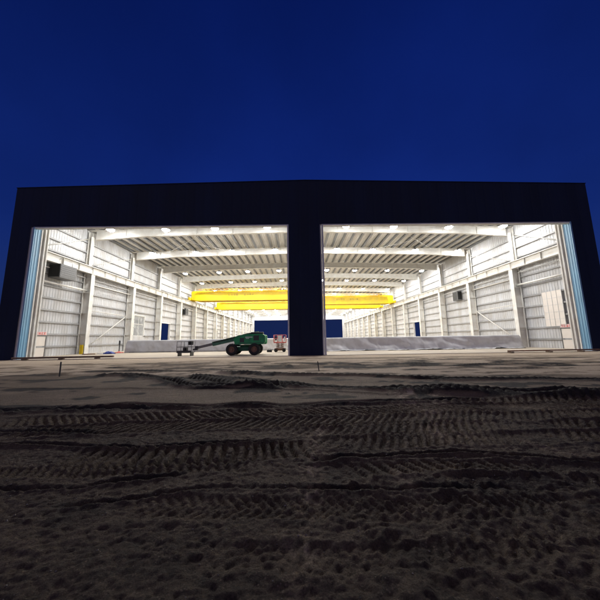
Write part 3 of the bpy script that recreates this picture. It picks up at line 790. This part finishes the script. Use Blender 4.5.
e[0].position = 0; e[0].color = (.026,.020,.016,1); e[1].position = 1; e[1].color = (.56,.45,.33,1)
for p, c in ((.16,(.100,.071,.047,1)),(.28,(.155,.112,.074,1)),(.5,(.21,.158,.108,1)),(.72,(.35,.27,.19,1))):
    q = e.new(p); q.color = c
L.new(ad.outputs[0], rp.inputs[0])
mx = N.new('ShaderNodeMix'); mx.data_type = 'RGBA'; mx.blend_type = 'MULTIPLY'; mx.inputs['Factor'].default_value = .95
mr = N.new('ShaderNodeMapRange'); mr.inputs['From Min'].default_value = .36; mr.inputs['From Max'].default_value = .64; mr.inputs['To Min'].default_value = .35; mr.inputs['To Max'].default_value = 1.6
L.new(n2.outputs[0], mr.inputs['Value']); L.new(rp.outputs[0], mx.inputs['A']); L.new(mr.outputs[0], mx.inputs['B']); vo = N.new('ShaderNodeTexVoronoi'); vo.inputs['Scale'].default_value = 38; L.new(geo.outputs['Position'], vo.inputs['Vector'])
n5 = noise(3.2, 5); v1 = N.new('ShaderNodeMapRange'); v1.inputs['From Min'].default_value = .30; v1.inputs['From Max'].default_value = .12
L.new(vo.outputs['Distance'], v1.inputs['Value'])
v2 = N.new('ShaderNodeMapRange'); v2.inputs['From Min'].default_value = .50; v2.inputs['From Max'].default_value = .66; L.new(n5.outputs[0], v2.inputs['Value'])
v3 = N.new('ShaderNodeMath'); v3.operation = 'MULTIPLY'; L.new(v1.outputs[0], v3.inputs[0]); L.new(v2.outputs[0], v3.inputs[1])
mc = N.new('ShaderNodeMix'); mc.data_type = 'RGBA'; mc.inputs['B'].default_value = (.27,.20,.14,1); L.new(v3.outputs[0], mc.inputs['Factor'])
L.new(mx.outputs['Result'], mc.inputs['A']); L.new(mc.outputs['Result'], b.inputs['Base Color'])
b.inputs['Roughness'].default_value = .85; b.inputs['Specular IOR Level'].default_value = .25
bp = N.new('ShaderNodeBump'); bp.inputs['Strength'].default_value = 1; bp.inputs['Distance'].default_value = .045
hs = N.new('ShaderNodeMath'); hs.operation = 'MULTIPLY_ADD'; hs.inputs[1].default_value = 1.6; n6 = noise(22, 6, .65)
L.new(n6.outputs[0], hs.inputs[0]); L.new(n2.outputs[0], hs.inputs[2]); L.new(hs.outputs[0], bp.inputs['Height']); L.new(bp.outputs[0], b.inputs['Normal'])
me.materials.append(gm); go = bpy.data.objects.new('ground', me); C.objects.link(go); tag(go, kind='structure')

# pebbles caught by the light: one uncountable scatter
m = MB()
for i in range(520):
    d = 1.3+6.5*random.random()**1.3; x = CX+random.uniform(-1.15,1.15)*(d+.5); y = CY+d; r = random.uniform(.004,.012)*(.5+.16*d)
    ix = int(np.searchsorted(xs, x)); iy = int(np.searchsorted(ys, y))
    if not (0 < ix < nxn and 0 < iy < nyn): continue
    z = float(H[ix,iy])+r*.2; n = len(m.v)
    for dx, dy, dz in ((1,0,0),(0,1,0),(-1,0,0),(0,-1,0),(0,0,.8),(0,0,-.8)):
        m.v.append((x+r*dx*random.uniform(.7,1.3), y+r*dy*random.uniform(.7,1.3), z+r*dz*random.uniform(.6,1.1)))
    for f in ((0,1,4),(1,2,4),(2,3,4),(3,0,4),(1,0,5),(2,1,5),(3,2,5),(0,3,5)): m.f.append(tuple(n+q for q in f)); m.sm.append(False)
o = m.build('pebbles', mat('pebble', (.13,.115,.10), .7, var=.4, scale=20)); tag(o, 'scattered small pale pebbles and crumbs in the dark soil', 'pebbles', kind='stuff')

# hall floor slab
fl = mat('dusty_concrete_floor', (.42,.36,.28), .75, var=.14, scale=.5, bump=.15, grime=(.28,.23,.18), stretch=(.5,1,1))
o = MB().box(-W+.08, W-.08, .42, LEN+.4, -.2, .03).build('hall_floor', fl); tag(o, kind='structure')
for i, (x0, x1) in enumerate(((-Q,-P_L-.14),(P_R+.14,Q))):
    o = MB().box(x0, x1, -.5, .418, -.2, .026).build('door_sill', fl); tag(o, kind='structure')
    
# ------------------------------------------------------------------ sky, moonless dusk, added fill light
w = bpy.data.worlds.new('World'); S.world = w; w.use_nodes = True; N = w.node_tree.nodes; L = w.node_tree.links
sky = N.new('ShaderNodeTexSky'); sky.sky_type = 'NISHITA'; sky.sun_disc = False
EL, ROT = -2.0, 200.0
sky.sun_elevation = math.radians(EL); sky.sun_rotation = math.radians(ROT)
mx = N.new('ShaderNodeMix'); mx.data_type = 'RGBA'; mx.blend_type = 'MULTIPLY'; mx.inputs['Factor'].default_value = 1
mx.inputs['B'].default_value = (.024,.10,.76,1)
ab = N.new('ShaderNodeMix'); ab.data_type = 'RGBA'; ab.blend_type = 'ADD'; ab.inputs['Factor'].default_value = 1; ab.inputs['B'].default_value = (.0012,.0042,.030,1)
tc = N.new('ShaderNodeTexCoord'); sx = N.new('ShaderNodeSeparateXYZ'); L.new(tc.outputs['Generated'], sx.inputs[0])
gr = N.new('ShaderNodeValToRGB'); gr.color_ramp.elements[0].position = .06; gr.color_ramp.elements[0].color = (.0085,.0185,.082,1)
gr.color_ramp.elements[1].position = .85; gr.color_ramp.elements[1].color = (.0004,.0012,.012,1)
ge = gr.color_ramp.elements.new(.32); ge.color = (.0022,.0060,.036,1)
L.new(sx.outputs['Z'], gr.inputs[0]); L.new(gr.outputs[0], ab.inputs['B'])
cn = N.new('ShaderNodeTexNoise'); cn.inputs['Scale'].default_value = 2.2; cn.inputs['Detail'].default_value = 5
cm = N.new('ShaderNodeMapRange'); cm.inputs['From Min'].default_value = .3; cm.inputs['From Max'].default_value = .7; cm.inputs['To Min'].default_value = .84; cm.inputs['To Max'].default_value = 1.12
L.new(tc.outputs['Generated'], cn.inputs['Vector']); L.new(cn.outputs[0], cm.inputs['Value'])
cx_ = N.new('ShaderNodeMix'); cx_.data_type = 'RGBA'; cx_.blend_type = 'MULTIPLY'; cx_.inputs['Factor'].default_value = 1
L.new(sky.outputs[0], mx.inputs['A']); L.new(mx.outputs['Result'], ab.inputs['A']); L.new(ab.outputs['Result'], cx_.inputs['A']); L.new(cm.outputs[0], cx_.inputs['B']); L.new(cx_.outputs['Result'], N['Background'].inputs['Color']); N['Background'].inputs['Strength'].default_value = 1
sl_ = bpy.data.lights.new('fill_sun', 'SUN'); sl_.energy = .46; sl_.angle = math.radians(100); sl_.color = (1,.80,.58)  # sourceless soft warm fill, added to lift the near ground out of black
so = bpy.data.objects.new('fill_sun', sl_); C.objects.link(so); so.rotation_euler = (math.radians(38), 0, math.radians(-15)); so.location = (0,-40,60)

# ------------------------------------------------------------------ camera
cam = bpy.data.cameras.new('camera'); cam.sensor_width = 36; cam.lens = 264.95/600*36; cam.clip_end = 4000; cam.clip_start = .05
cam.shift_x = .001
co = bpy.data.objects.new('camera', cam); C.objects.link(co)
R2 = Vector((.99984754,-.00933972,-.01475346)); U2 = Vector((.0132605,-.143563,.98955234)); F = Vector((.0113602,.98959711,.14341726))
mt = Matrix((( R2.x,U2.x,-F.x,-.9518),(R2.y,U2.y,-F.y,-23.8915),(R2.z,U2.z,-F.z,1.5),(0,0,0,1)))
co.matrix_world = mt
S.camera = co

S.render.engine = 'CYCLES'; cy = S.cycles
cy.use_denoising = True; cy.max_bounces = 6; cy.diffuse_bounces = 4; cy.glossy_bounces = 3; cy.transmission_bounces = 2
cy.sample_clamp_indirect = 6; cy.use_light_tree = True; cy.caustics_reflective = False; cy.caustics_refractive = False
S.view_settings.view_transform = 'Standard'; S.view_settings.look = 'None'; S.view_settings.gamma = 1; S.view_settings.exposure = 0
S.view_settings.use_curve_mapping = False
